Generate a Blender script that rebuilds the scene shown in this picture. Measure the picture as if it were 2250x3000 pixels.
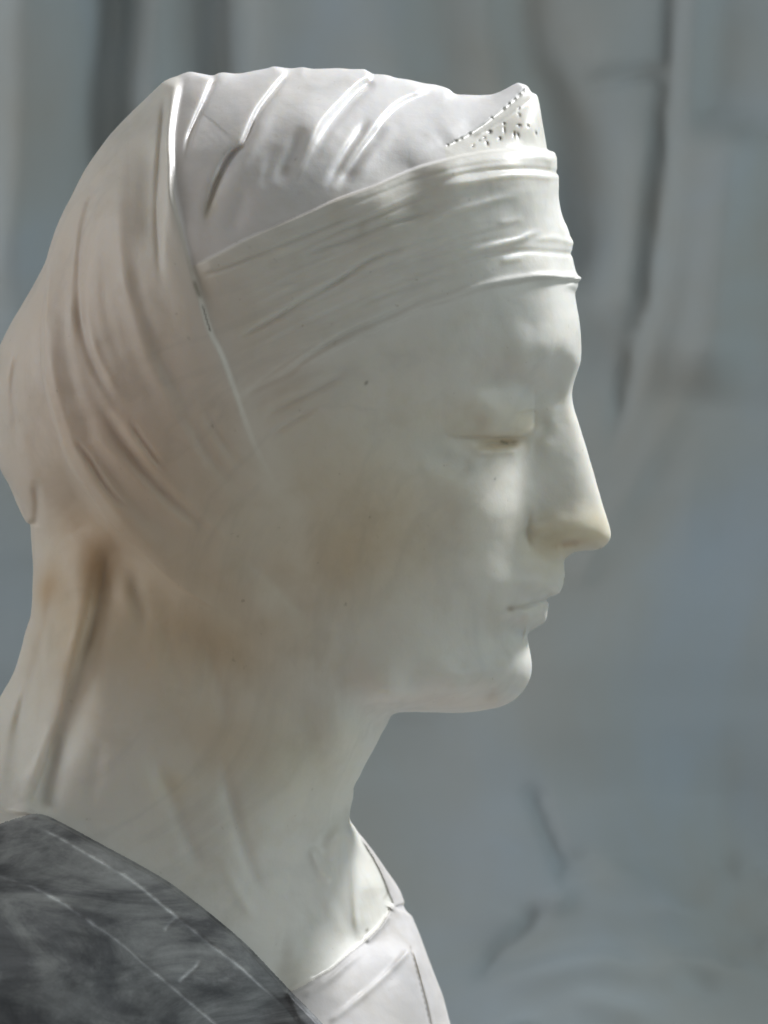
import bpy, math, random, time
import numpy as np
from mathutils import Vector

T0 = time.time()
scene = bpy.context.scene
for o in list(bpy.data.objects):
    bpy.data.objects.remove(o, do_unlink=True)
C = scene.collection

# ------------------------------------------------------------------ camera
DIST = 1.5                      # camera to the middle plane of the head, metres
K = 0.00015                     # metres per unit of the layout drawing
cam_d = bpy.data.cameras.new('camera')
cam = bpy.data.objects.new('camera', cam_d); C.objects.link(cam)
cam.location = (0, DIST, 0)
cam.rotation_euler = (math.radians(90), 0, math.radians(180))
cam_d.sensor_fit = 'VERTICAL'; cam_d.sensor_height = 24.0
cam_d.lens = 24.0 * DIST / (3000 * K)
cam_d.clip_start = 0.05; cam_d.clip_end = 50
cam_d.dof.use_dof = True
cam_d.dof.focus_distance = DIST - 0.045
cam_d.dof.aperture_fstop = 5.2
scene.camera = cam
scene.render.resolution_x = 768; scene.render.resolution_y = 1024

# ------------------------------------------------------------------ light
world = bpy.data.worlds.new('World'); scene.world = world
world.use_nodes = True
wn = world.node_tree
bg = wn.nodes['Background']
bg.inputs['Color'].default_value = (0.84, 0.84, 0.80, 1)
bg.inputs['Strength'].default_value = 0.185

def area(name, loc, target, size, power, col, size_y=None):
    l = bpy.data.lights.new(name, 'AREA')
    l.shape = 'RECTANGLE'; l.size = size; l.size_y = size_y or size
    l.energy = power; l.color = col
    o = bpy.data.objects.new(name, l); C.objects.link(o)
    o.location = loc
    o.rotation_euler = (Vector(target) - Vector(loc)).to_track_quat('-Z', 'Y').to_euler()
    return o
# x is mirrored: the camera looks along -y with x to the LEFT, so image right = -x
area('window_light', (-1.22, -0.78, 1.60), (0.0, 0, 0.0), 0.34, 57, (0.97, 0.98, 1.0), 0.36)
area('room_light_warm', (1.8, 0.80, -0.45), (0.1, 0, -0.05), 1.0, 2.8, (1.0, 0.80, 0.66))
area('room_light_cool', (-2.0, 0.65, 0.45), (0.0, 0, 0.0), 1.1, 7.5, (0.83, 0.98, 1.0))
area('backdrop_fill_light', (1.7, -0.15, 0.75), (-0.15, -0.55, 0.05), 0.9, 7.0, (0.90, 0.97, 1.0))  # added lamp, out of view, that brightens the backdrop cloth

scene.view_settings.view_transform = 'Standard'
scene.view_settings.look = 'None'
scene.view_settings.exposure = 0.26
scene.view_settings.gamma = 1.0
scene.view_settings.use_curve_mapping = False
scene.render.engine = 'CYCLES'
scene.cycles.use_denoising = True
scene.cycles.max_bounces = 8
scene.cycles.diffuse_bounces = 4
scene.cycles.use_adaptive_sampling = True
scene.cycles.adaptive_threshold = 0.025

# ================================================================== drawing tables (layout units, 0.15 mm)
# outline of head, neck and shoulders in the middle plane
OUT_HEAD = [(0,2040),(39,1971),(60,1904),(75,1844),(87,1802),(93,1723),(95,1663),(93,1603),(90,1548),(86,1536),(78,1532),(63,1506),(45,1464),
(24,1416),(0,1375),(-14,1310),(-20,1230),(-18,1140),(-12,1060),(0,1012),(36,940),(72,879),(108,819),(133,771),(151,711),(163,674),(187,620),(208,578),
(241,512),(271,463),(301,421),(329,388),(362,355),(398,322),(440,286),(482,255),(506,237),(531,225),(555,219),(579,221),(603,223),(627,225),
(639,219),(657,217),(681,221),(711,221),(747,215),(784,211),(808,205),(835,200),(860,201),(886,199),(901,204),(923,209),(984,213),(1021,219),
(1069,221),(1099,222),(1129,226),(1153,236),(1189,243),(1225,251),(1250,252),(1274,250),(1298,254),(1316,261),(1334,275),(1364,278),(1424,281),
(1449,278),(1473,270),(1503,255),(1521,247),(1536,246),(1548,254),(1557,270),(1566,274),(1574,281),(1581,313),(1587,349),(1594,385),(1601,433),
(1603,444),(1617,457),(1625,470),(1628,482),(1633,500),(1633,524),(1637,542),(1637,572),(1642,608),(1651,641),(1663,665),(1669,687),(1674,714),
(1674,735),(1675,765),(1680,798),(1682,816),(1690,822),(1693,834),(1690,846),(1683,859),(1687,886),(1695,928),(1700,970),(1703,1012),(1702,1054),
(1700,1069),(1690,1102),(1681,1133),(1677,1157),(1681,1187),(1693,1229),(1708,1277),(1726,1338),(1744,1401),(1762,1464),(1777,1515),(1785,1543),
(1789,1567),(1784,1585),(1771,1600),(1756,1609),(1732,1612),(1702,1614),(1684,1618),(1666,1628),(1654,1642),(1649,1657),(1650,1675),(1652,1696),
(1649,1717),(1640,1735),(1627,1748),(1613,1754),(1610,1766),(1605,1790),(1601,1811),(1590,1826),(1569,1838),(1551,1849),(1544,1859),(1544,1874),
(1550,1901),(1556,1929),(1558,1953),(1555,1980),(1544,2007),(1527,2031),(1503,2052),(1467,2069),(1425,2078),(1376,2085),(1322,2087),(1262,2085),
(1201,2084),(1165,2087),(1147,2096),(1135,2119),(1114,2158),(1093,2200),(1068,2247),(1050,2283),(1026,2327),(1006,2420),(985,2600),(965,2800),
(960,3000),(960,3560),(-480,3560),(-500,3000),(-460,2700),(-380,2500),(-270,2330),(-150,2230),(-60,2130)]

# half thickness (mm) of head, neck and shoulders at points of the drawing
PTS_HEAD = [(540,300,28),(540,420,55),(540,600,76),(900,240,22),(900,330,52),(900,450,72),(900,600,84),(1200,290,24),(1200,380,48),(1200,500,66),
(1450,310,20),(1450,380,37),(1540,290,14),(1570,340,22),(1560,420,32),(1480,430,46),(1600,500,30),(1500,500,56),(1300,500,70),
(1625,600,22),(1590,600,40),(1500,600,60),(1350,600,76),(1150,650,86),(700,750,92),
(1660,800,25),(1620,800,42),(1540,800,57),(1400,800,72),(1200,850,82),(950,900,90),
(1685,950,24),(1640,950,44),(1560,950,57),(1450,950,67),(1300,980,76),
(1685,1040,25),(1640,1040,42),(1570,1050,54),(1480,1060,63),(1350,1080,71),
(1675,1100,14),(1640,1100,26),(1600,1100,38),(1540,1110,49),(1450,1120,58),(1350,1140,67),
(1665,1157,8),(1640,1157,12),(1600,1160,19),(1570,1165,25),(1500,1170,43),(1400,1180,58),(1250,1200,71),
(1685,1240,6.5),(1660,1240,10),(1620,1240,14.5),(1594,1240,15.4),(1575,1205,21),(1605,1200,17),(1550,1240,22),(1500,1240,36),(1400,1240,52),(1300,1260,63),(1150,1260,75),
(1700,1300,7),(1660,1300,12),(1600,1300,16.5),(1562,1310,18),(1545,1300,20),(1522,1312,26),(1540,1345,21.5),(1500,1345,31),(1450,1310,46),(1380,1320,54),(1280,1330,63),
(1730,1400,7),(1690,1400,12),(1640,1400,15.5),(1590,1400,18.5),(1540,1400,23),(1480,1400,37),(1400,1400,53),(1300,1400,62),(1150,1400,72),(950,1350,81),
(1755,1500,8),(1720,1500,13),(1660,1500,17),(1600,1500,19),(1560,1500,21),(1500,1500,33),(1430,1500,48),(1300,1500,58),(1100,1500,69),(850,1450,78),
(1770,1570,8),(1730,1570,13),(1680,1565,17.5),(1620,1560,20),(1575,1560,20.5),(1545,1560,22),(1490,1560,33),(1400,1570,48.5),(1250,1580,57),
(1640,1650,7),(1610,1650,13),(1560,1650,20),(1500,1650,28.5),(1400,1660,44),(1250,1680,54),(1050,1700,63),
(1635,1710,9),(1600,1710,17),(1550,1710,24),(1480,1720,32),
(1600,1757,9),(1560,1760,18),(1500,1775,27),(1430,1780,35),
(1590,1800,10),(1550,1800,19),(1490,1810,27),
(1535,1860,8),(1500,1860,18),(1440,1860,29),(1300,1860,45),(1100,1860,56),
(1545,1945,10),(1515,1945,18),(1450,1940,29),(1350,1950,40),
(1510,2020,12),(1450,2020,24),(1350,2020,36),(1200,2000,47),(1000,2000,54),
(1400,2065,13),(1250,2065,24),(1150,2070,34),
(1110,2120,18),(1050,2150,37),(900,2150,51),(700,2100,58),(500,2050,62),(300,1950,58),(150,1950,42),(70,1980,15),
(1050,2260,14),(980,2260,35),(850,2300,50),(600,2300,58),(350,2250,61),(150,2250,52),(0,2250,38),
(960,2500,20),(880,2500,38),(800,2600,50),(500,2500,63),(250,2420,62),
(930,2800,25),(850,2750,44),
(300,2600,78),(100,2600,86),(0,2800,108),(300,2900,98),(600,2850,72),(780,2950,60),(-300,2700,90),(-200,2450,60),(-300,3200,130),(300,3300,125),(700,3300,78),
(70,1200,40),(150,1100,55),(300,1100,76),(500,1100,87),(700,1100,89),(150,1400,45),(300,1450,66),(500,1500,75),(700,1600,73),(50,1430,16),
(200,1600,40),(150,1700,34),(300,1700,50),(500,1750,61),(700,1800,63),(900,1600,69),(110,1560,16),
(250,700,50),(200,800,46),(400,500,52),(330,600,56),(450,700,79),(150,950,46)]

# outline of the chest front, with its middle plane (mm) and surface depth (mm, towards the camera)
OUT_CHEST = [(1026,2318),(1026,2360),(1026,2410),(1046,2439),(1071,2475),(1104,2522),(1133,2565),(1162,2609),(1176,2645),(1194,2681),(1220,2739),(1248,2808),
(1274,2873),(1296,2934),(1314,2996),(1345,3120),(1370,3250),(1400,3560),(300,3560),(420,2950),(560,2700),(760,2480),(900,2340),(980,2290)]
PTS_CHEST_MID = [(1030,2330,2),(1032,2420,-22),(1104,2522,-42),(1176,2645,-52),(1248,2808,-50),(1314,2996,-48),(1370,3250,-40),(800,2600,-10),(600,2900,-20),(500,3400,-20),(900,3300,-30),(1000,2750,-25)]
PTS_CHEST = [(1015,2360,4),(1018,2420,8),(1028,2600,9),(1040,2750,11),(960,2420,22),(960,2600,26),(900,2600,36),(960,2760,30),(870,2760,45),(820,2850,52),(850,2905,55),
(1060,2500,-12),(1090,2600,-10),(1120,2620,-24),(1080,2700,0),(1125,2660,-20),(1150,2680,-26),(1000,2930,46),(1060,2830,24),(1150,2850,12),(1150,2950,24),(1220,2800,-14),(1260,2950,-8),(1290,2985,-22),(940,2990,57),
(700,2900,50),(560,2950,30),(700,2700,30),(850,2450,24),(1150,3150,45),(800,3200,70),(1300,3200,0),(600,3300,45)]

# folds, edges and cuts: (kind, width, height mm, points, extra)
#   ridge / groove: bell profile;  step: left of the drawn direction stands proud (height), fading over 'extra'
S = []
def ridge(w, h, pts, e0=.15, e1=.15): S.append(('r', w*1.25, h*.68, pts, 0, e0, e1))
def groove(w, h, pts, e0=.15, e1=.15): S.append(('r', w, -h, pts, 0, e0, e1))
def step(w, h, pts, fade, e0=.05, e1=.15): S.append(('s', w, h, pts, fade, e0, e1))   # right side (of travel) high
# --- veil front edge and its turned hem
VEIL_EDGE = [(531,222),(513,313),(503,391),(505,482),(508,566),(525,632),(543,711),(567,801),(591,886),(618,976),(651,1040),(690,1150),(739,1288),(790,1390),(860,1500)]
step(15, 4.0, VEIL_EDGE[:7], 60, .08, .35)
step(11, 2.0, VEIL_EDGE[4:], 90, .25, .65)
ridge(16, 1.2, [(515,240),(494,330),(486,400),(487,480),(490,560),(500,640),(525,730),(552,810)], .1, .4)
groove(11, 2.6, [(486,262),(474,391),(465,524),(461,632),(464,723),(468,790),(480,860)], .15, .4)
groove(36, 2.2, [(455,400),(448,540),(440,660),(448,760)], .3, .3)
ridge(30, .9, [(651,1040),(690,1150),(739,1288),(800,1400)], .3, .5)
# --- cap folds
C1 = [(628,226),(598,295),(572,353),(551,410),(540,475)]
C2 = [(848,203),(807,255),(775,295),(750,334),(713,418),(681,449),(655,490),(630,548),(608,620),(597,665)]
C3 = [(1098,220),(1050,248),(1006,292),(970,330),(938,372),(908,440),(886,492),(854,562)]
C4 = [(1300,256),(1212,280),(1165,304),(1128,338),(1092,384),(1058,430),(1020,485),(985,540)]
step(11, 2.2, C1, 90, .06, .75)
groove(8, 1.6, C1, .1, .35)
step(11, 2.4, C2, 120, .05, .7)
groove(9, 1.8, C2, .15, .2)
groove(20, 1.4, C2[4:], .25, .25)
ridge(18, 1.2, [(850,225),(825,270),(786,333),(752,404),(712,478),(680,548),(655,600)], .15, .35)
step(14, 2.6, C3, 130, .05, .65)
groove(14, 1.2, [(1100,236),(1060,264),(1018,306),(966,372),(934,434),(912,486)], .1, .4)
groove(24, 1.5, [(892,360),(866,425),(840,478),(808,545)], .3, .3)
step(14, 2.3, C4, 120, .2, .6)
groove(16, 1.6, [(1140,362),(1090,410),(1045,470),(1010,520),(985,560)], .25, .25)
groove(14, 1.4, [(1090,340),(1050,395),(1012,452),(975,515),(950,552)], .25, .25)
ridge(22, 1.0, [(1170,340),(1110,420),(1060,485),(1020,535)], .3, .3)
groove(26, 1.0, [(725,540),(692,630),(668,705)], .3, .3)
ridge(36, 1.2, [(1420,300),(1330,350),(1230,420),(1120,480)], .3, .4)
groove(34, 1.2, [(1440,345),(1370,385),(1290,430),(1200,475)], .3, .4)
groove(16, .8, [(820,420),(790,480),(770,560)], .3, .3)
# --- edge of the pierced panel
PANEL_EDGE = [(1300,432),(1336,412),(1376,390),(1418,363),(1441,344),(1476,317),(1508,289),(1540,254)]
step(5, -1.3, PANEL_EDGE, 60, .15, .02)
ridge(6, .9, [(1381,402),(1441,368),(1501,328),(1562,281)], .15, .05)
# --- forehead band
BAND_TOP = [(560,782),(633,747),(724,699),(814,660),(904,622),(990,584),(1099,545),(1165,515),(1232,488),(1310,467),(1382,451),(1443,442),(1503,438),(1563,438),(1640,446)]
step(4.5, 2.6, BAND_TOP, 120, .05, .02)
ridge(12, .8, [(1262,492),(1330,476),(1400,466),(1470,460),(1540,458),(1640,466)], .3, .02)
groove(7, 1.0, [(579,813),(663,783),(754,747),(844,711),(995,650),(1090,612)], .1, .35)
groove(8, .9, [(724,801),(844,747),(989,680),(1100,636),(1200,596),(1322,540)], .25, .3)
groove(9, 1.0, [(1213,580),(1322,524),(1412,504),(1500,497),(1570,497),(1640,506)], .3, .02)
ridge(9, 1.1, [(1262,566),(1322,541),(1412,527),(1485,513),(1551,511),(1650,522)], .3, .02)
groove(8, 1.3, [(870,755),(960,725),(1039,697),(1141,655),(1232,630),(1286,612)], .2, .25)
ridge(8, 1.1, [(1180,680),(1260,648),(1334,619),(1412,597),(1470,581),(1530,575)], .3, .3)
groove(8, 1.5, [(693,994),(784,946),(874,892),(990,825),(1081,765),(1159,733),(1250,704)], .12, .35)
ridge(10, .8, [(720,960),(800,915),(880,865),(990,800),(1081,742)], .2, .4)
ridge(8, 1.4, [(1330,748),(1418,727),(1473,714),(1527,699),(1590,672)], .35, .2)
ridge(8, 1.2, [(1560,702),(1623,697),(1690,712)], .3, .02)
groove(8, .8, [(1400,750),(1480,742),(1560,735),(1690,745)], .3, .02)
ridge(7, .6, [(1460,768),(1500,760),(1545,755)], .3, .3)
ridge(7, .5, [(1450,655),(1500,647),(1540,640)], .3, .3)
BAND_LOW = [(742,1150),(844,1096),(950,1040),(1060,985),(1150,945),(1238,905),(1322,880),(1382,857),(1443,839),(1503,828),(1569,817),(1623,816),(1720,824)]
step(6, -1.3, BAND_LOW, 70, .35, .02)
ridge(9, 1.5, [(1180,915),(1250,890),(1322,866),(1382,846),(1443,830),(1503,818),(1569,809),(1623,809),(1720,816)], .35, .02)
groove(9, 1.3, [(700,1172),(742,1142),(844,1093),(900,1050),(1021,976),(1141,925),(1238,876),(1340,845)], .1, .35)
groove(8, .9, [(1030,905),(1141,862),(1240,830),(1330,800)], .3, .3)
groove(11, .9, [(760,1234),(830,1190),(936,1140),(1040,1075)], .2, .4)
ridge(12, .9, [(750,1200),(830,1155),(930,1105),(1010,1060)], .2, .4)
groove(10, .8, [(780,1290),(850,1240),(940,1190)], .3, .4)
# --- back veil folds
groove(16, 1.6, [(335,439),(301,524),(265,596),(244,681),(235,771),(232,850),(238,946),(262,1040),(301,1127),(345,1215),(395,1290)], .2, .3)
ridge(15, 1.6, [(228,900),(246,1000),(277,1090),(318,1180),(362,1253),(422,1338),(482,1410),(560,1490),(640,1560),(740,1640)], .2, .3)
groove(18, 1.5, [(290,1180),(345,1270),(400,1345),(460,1415),(530,1480),(620,1560)], .2, .3)
ridge(13, 1.1, [(262,955),(285,1045),(330,1130),(385,1210)], .25, .4)
groove(9, 1.3, [(375,1225),(430,1310),(490,1385)], .3, .4)
ridge(20, 1.7, [(225,1230),(270,1280),(330,1330),(400,1400),(470,1475),(560,1550),(650,1625)], .2, .35)
groove(9, 1.2, [(210,1280),(260,1345),(300,1410),(340,1460),(390,1500)], .25, .35)
SWEEP = [(150,720),(133,874),(124,994),(131,1115),(155,1217),(181,1302),(211,1374),(253,1440),(302,1513),(338,1555),(422,1633),(482,1690),(560,1745),(680,1815)]
step(6, -4.8, SWEEP, 110, .2, .3)
ridge(36, 3.2, [(165,1190),(196,1285),(235,1362),(280,1425),(335,1495),(375,1535),(455,1605),(520,1665)], .3, .4)
ridge(13, 1.0, [(142,760),(128,874),(118,994)], .3, .3)
groove(22, 1.0, [(434,1090),(500,1181),(573,1283),(640,1372),(720,1470)], .3, .4)
ridge(26, .9, [(500,1110),(560,1200),(630,1300),(710,1400)], .3, .4)
groove(16, .8, [(590,1180),(650,1290),(720,1380)], .3, .4)
groove(12, 1.0, [(58,1010),(38,1110),(40,1220),(60,1330)], .3, .3)
ridge(16, 1.0, [(82,960),(68,1090),(75,1230),(95,1350)], .3, .3)
groove(18, 1.0, [(165,590),(190,520)], .3, .3)
groove(14, 1.4, [(100,1400),(110,1480),(100,1545)], .3, .1)
# --- neck cloth
groove(60, 4.0, [(150,1340),(190,1420),(235,1490),(290,1565),(345,1625),(410,1690),(490,1750),(590,1815)], .25, .4)
groove(22, 1.2, [(165,1320),(205,1405),(250,1470),(305,1545),(360,1605),(425,1665),(500,1722)], .25, .4)
groove(38, 3.1, [(330,1560),(318,1663),(305,1742),(284,1844),(262,1923),(238,2013),(208,2115),(178,2200),(146,2295),(120,2385)], .25, .05)
groove(14, 1.4, [(313,1600),(305,1680),(290,1750),(268,1850),(246,1925),(222,2013)], .2, .4)
ridge(34, 4.2, [(275,1580),(258,1700),(244,1780),(222,1870),(196,1960),(170,2050),(142,2140),(114,2230),(88,2330),(72,2395)], .3, .02)
ridge(10, .8, [(165,2130),(146,2200),(120,2280),(92,2375)], .3, .02)
groove(18, 1.3, [(150,1640),(150,1740),(130,1850),(95,1980),(60,2090),(30,2210)], .3, .2)
ridge(16, 1.0, [(60,2010),(35,2110),(10,2220),(-5,2320)], .3, .2)
groove(26, 1.2, [(380,1650),(410,1780),(430,1900)], .3, .4)
ridge(24, 1.0, [(345,1640),(375,1760),(400,1880)], .3, .4)
groove(26, 1.2, [(430,2194),(490,2304),(540,2440),(600,2560)], .3, .2)
groove(24, 1.2, [(641,2200),(675,2340),(717,2490),(775,2640)], .3, .2)
ridge(26, .9, [(560,2250),(610,2390),(670,2520)], .3, .3)
ridge(14, .8, [(640,2490),(690,2600),(760,2710)], .3, .3)
groove(22, .8, [(300,2140),(280,2260),(255,2390)], .3, .3)
# --- dress neckline on the near side (right of travel is the dress)
NECKLINE = [(-120,2440),(-30,2425),(0,2418),(45,2403),(93,2390),(135,2396),(211,2434),(295,2480),(397,2535),(498,2595),(624,2692),(717,2772),(810,2869),(852,2914),(900,2962),(945,3010),(1040,3120)]
step(4, 3.6, NECKLINE, 500, .02, .02)
groove(4, .55, [(95,2418),(170,2452),(260,2505),(345,2553),(400,2590),(480,2655),(560,2720),(640,2785),(700,2830),(760,2885),(815,2930),(870,2985),(920,3040)], .08, .05)
groove(4, .6, [(-60,2545),(0,2566),(80,2592),(170,2637),(260,2698),(350,2760),(430,2830),(500,2888),(560,2940),(625,2995),(690,3050)], .05, .05)
groove(6, .5, [(520,2878),(560,2845),(590,2812)], .2, .2)
groove(6, .4, [(480,2728),(505,2700),(530,2682)], .2, .2)
# --- chest: neckline of the dress front and far side
FRONT_EDGE = [(836,2912),(890,2888),(927,2864),(974,2837),(1024,2793),(1075,2753),(1111,2717),(1133,2685),(1147,2652)]
step(4, 1.4, FRONT_EDGE, 400, .02, .02)
ridge(6, 1.3, [(845,2908),(890,2886),(927,2862)], .1, .25)
ridge(7, 1.8, [(1068,2762),(1098,2735),(1124,2706),(1138,2680)], .15, .1)
ridge(10, 2.0, [(1142,2664),(1152,2650)], .2, .2)
FAR_EDGE = [(1156,2660),(1146,2632),(1136,2609),(1118,2562),(1089,2507),(1053,2453),(1034,2421)]
step(4, 1.2, FAR_EDGE, 200, .02, .3)
ridge(8, 1.0, [(880,2926),(963,2872),(1024,2820),(1080,2775)], .15, .3)
ridge(8, 1.4, [(960,2998),(1035,2941),(1107,2880),(1165,2822),(1209,2772)], .1, .1)
ridge(6, 1.2, [(1209,2772),(1221,2810),(1232,2850),(1247,2905),(1261,2960),(1275,3020)], .1, .05)
groove(5, .4, [(1202,2772),(1213,2810),(1224,2850),(1239,2905),(1252,2960),(1264,3020)], .1, .05)
ridge(9, 1.4, [(1030,2405),(1032,2500),(1038,2600),(1045,2700),(1050,2760)], .15, .2)
groove(26, .4, [(1052,2470),(1060,2580),(1066,2700)], .3, .2)
ridge(12, 1.6, [(912,2470),(926,2520),(950,2560),(980,2585)], .25, .2)
groove(26, .5, [(935,2455),(955,2505),(985,2545)], .3, .3)
ridge(16, .8, [(930,2600),(985,2690),(1020,2760)], .3, .3)
# --- face
groove(8, 1.3, [(1494,1785),(1527,1779),(1563,1767),(1600,1758),(1640,1752)], .4, .02)
groove(14, .6, [(1478,1772),(1492,1786),(1502,1802)], .4, .4)
ridge(14, .9, [(1520,1738),(1570,1728),(1640,1715)], .5, .02)
ridge(16, 1.4, [(1515,1815),(1555,1806),(1600,1795)], .5, .1)
groove(24, 1.4, [(1460,1840),(1500,1850),(1540,1858)], .5, .1)
groove(13, 1.3, [(1556,1480),(1545,1530),(1545,1580),(1556,1620)], .35, .4)
ridge(26, 1.8, [(1575,1520),(1580,1560),(1592,1590)], .4, .4)
groove(10, 1.1, [(1632,1602),(1665,1592),(1702,1588)], .3, .3)
groove(10, 2.2, [(1380,1301),(1450,1300),(1490,1299),(1525,1296)], .4, .2)
ridge(8, 1.0, [(1518,1326),(1490,1322),(1440,1326),(1380,1326)], .15, .4)
groove(6, .5, [(1505,1218),(1535,1210),(1568,1204)], .3, .1)
ridge(40, 1.8, [(1470,1065),(1540,1042),(1600,1034),(1650,1042)], .4, .3)
groove(36, 1.0, [(1380,1120),(1460,1125),(1530,1130),(1570,1140)], .4, .3)
groove(34, 1.2, [(1250,1330),(1330,1365),(1420,1375)], .4, .4)
groove(10, .9, [(1418,2060),(1440,2030),(1450,2000)], .4, .4)
ridge(6, .8, [(1655,1640),(1652,1700)], .3, .3)

HOLES = [(1311,426,3,3,0),(1336,413,5,3,-.5),(1352,407,5,3,-.6),(1376,393,3.5,6,.4),(1441,346,4,3,.3),(1476,320,3.5,6,.5),(1491,305,3,6,.3),
(1508,292,3.5,6,.5),(1522,278,4,6,.6),(1535,265,4,7,.6),(1520,317,3,5,0),(1521,337,3.5,7,-.4),(1477,363,4,4,0),(1477,381,3,11,-.1),(1435,387,6,6,.5),
(1464,406,5.5,6,0),(1419,404,3.5,4,0),(1427,420,4.5,8,-.5),(1386,427,2.6,5,.4),(1506,393,3.2,9,.15),(1518,396,3,9,-.1),(1521,367,7,4,0),(1548,369,2.6,6,-.3),(1571,390,3,7,-.3),
(1405,412,2.4,3,0),]

# ================================================================== maps
GX0, GX1, GY0, GY1, G = -800, 1880, 140, 3600, 2
W2, H2 = (GX1-GX0)//G + 1, (GY1-GY0)//G + 1
def poly_resample(pts, n=6, closed=True):
    p = np.array(pts, float)
    if closed: q = np.vstack([p[-1:], p, p[:2]])
    else: q = np.vstack([2*p[:1]-p[1:2], p, 2*p[-1:]-p[-2:-1]])
    out = []
    for i in range(1, len(q)-2):
        p0, p1, p2, p3 = q[i-1], q[i], q[i+1], q[i+2]
        for t in np.arange(n)/n:
            out.append(.5*((2*p1)+(-p0+p2)*t+(2*p0-5*p1+4*p2-p3)*t*t+(-p0+3*p1-3*p2+p3)*t**3))
    if not closed: out.append(p[-1])
    return np.array(out)

def inside(poly, X, Y):
    """even-odd fill on a regular grid"""
    r = np.zeros((X.shape[0], X.shape[1]+1), np.int32)
    x0, gx, y0, gy = X[0, 0], X[0, 1]-X[0, 0], Y[0, 0], Y[1, 0]-Y[0, 0]
    n = len(poly)
    for i in range(n):
        ax, ay = poly[i]; bx, by = poly[(i+1) % n]
        if ay == by: continue
        if ay > by: ax, ay, bx, by = bx, by, ax, ay
        j0 = max(0, math.ceil((ay-y0)/gy)); j1 = min(X.shape[0]-1, math.ceil((by-y0)/gy)-1)
        if j1 < j0: continue
        j = np.arange(j0, j1+1)
        c = np.clip(np.ceil((ax+(y0+j*gy-ay)*(bx-ax)/(by-ay)-x0)/gx), 0, X.shape[1]).astype(int)
        r[j, c] += 1
    return (np.cumsum(r, 1)[:, :-1] % 2).astype(bool)

def seg_dist(poly, X, Y, closed=True):
    d = np.full(X.shape, 1e9, np.float32)
    n = len(poly)
    for i in range(n if closed else n-1):
        a = poly[i]; b = poly[(i+1) % n]; ab = b-a; l2 = max((ab**2).sum(), 1e-9)
        m = 90          # exact only near the line
        sx = slice(max(0, int((min(a[0], b[0])-m-X[0, 0])/(X[0, 1]-X[0, 0]))), max(0, int((max(a[0], b[0])+m-X[0, 0])/(X[0, 1]-X[0, 0]))+1))
        sy = slice(max(0, int((min(a[1], b[1])-m-Y[0, 0])/(Y[1, 0]-Y[0, 0]))), max(0, int((max(a[1], b[1])+m-Y[0, 0])/(Y[1, 0]-Y[0, 0]))+1))
        x = X[sy, sx]; y = Y[sy, sx]
        if x.size == 0: continue
        t = np.clip(((x-a[0])*ab[0]+(y-a[1])*ab[1])/l2, 0, 1)
        q = np.hypot(x-a[0]-t*ab[0], y-a[1]-t*ab[1])
        d[sy, sx] = np.minimum(d[sy, sx], q)
    return d

def blur(a, s):
    r = int(3*s)+1; k = np.exp(-.5*(np.arange(-r, r+1)/s)**2); k /= k.sum()
    p = np.pad(a, ((r, r), (0, 0)), mode='edge')
    b = sum(k[i]*p[i:i+a.shape[0]] for i in range(2*r+1))
    p = np.pad(b, ((0, 0), (r, r)), mode='edge')
    return sum(k[i]*p[:, i:i+a.shape[1]] for i in range(2*r+1))

def poisson(mask_fn):
    """inflate: laplacian(u) = -2 inside, 0 outside; coarse to fine"""
    u = None
    for g, it in ((64, 200), (32, 90), (16, 60), (8, 50), (4, 40)):
        xs = np.arange(GX0, GX1+1, g); ys = np.arange(GY0, GY1+1, g)
        X, Y = np.meshgrid(xs.astype(float), ys.astype(float))
        m = mask_fn(X, Y)
        if u is None: v = np.zeros(X.shape, np.float32)
        else:
            iy = np.clip((Y-GY0)/pg, 0, u.shape[0]-1.001); ix = np.clip((X-GX0)/pg, 0, u.shape[1]-1.001)
            j = iy.astype(int); i = ix.astype(int); fy = iy-j; fx = ix-i
            v = (u[j, i]*(1-fx)+u[j, i+1]*fx)*(1-fy)+(u[j+1, i]*(1-fx)+u[j+1, i+1]*fx)*fy
        v = (v*m).astype(np.float32)
        par = (np.add.outer(np.arange(X.shape[0]), np.arange(X.shape[1])) % 2).astype(bool)
        om = 1.75
        for k in range(it):
            for c in (par, ~par):
                s = np.zeros_like(v)  # relaxed value
                s[1:-1, 1:-1] = (v[:-2, 1:-1]+v[2:, 1:-1]+v[1:-1, :-2]+v[1:-1, 2:]+2*g*g)/4
                w = m & c
                v = np.where(w, v+om*(s-v), v)
        u = v; pg = g
    return X, Y, u

def tps(pts, vals, X, Y, reg=0.0):
    P = np.array(pts, float)/500.0; n = len(P)
    def kern(r2): return np.where(r2 > 0, r2*np.log(r2+1e-12), 0)
    r2 = ((P[:, None]-P[None])**2).sum(-1)
    A = np.zeros((n+3, n+3)); A[:n, :n] = kern(r2)+reg*np.eye(n)
    A[:n, n] = 1; A[:n, n+1:] = P; A[n, :n] = 1; A[n+1:, :n] = P.T
    w = np.linalg.solve(A, np.append(np.array(vals, float), [0, 0, 0]))
    x = (X/500.0).astype(np.float32); y = (Y/500.0).astype(np.float32)
    out = (w[n]+w[n+1]*x+w[n+2]*y).astype(np.float32)
    for i in range(n):
        q = (x-P[i, 0])**2+(y-P[i, 1])**2
        out += np.float32(w[i])*q*np.log(q+np.float32(1e-12))
    return out

def bil(a, x, y, x0=GX0, y0=GY0, g=G):
    ix = np.clip((x-x0)/g, 0, a.shape[1]-1.001); iy = np.clip((y-y0)/g, 0, a.shape[0]-1.001)
    i = ix.astype(np.int32); j = iy.astype(np.int32); fx = ix-i; fy = iy-j
    return (a[j, i]*(1-fx)+a[j, i+1]*fx)*(1-fy)+(a[j+1, i]*(1-fx)+a[j+1, i+1]*fx)*fy

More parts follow.
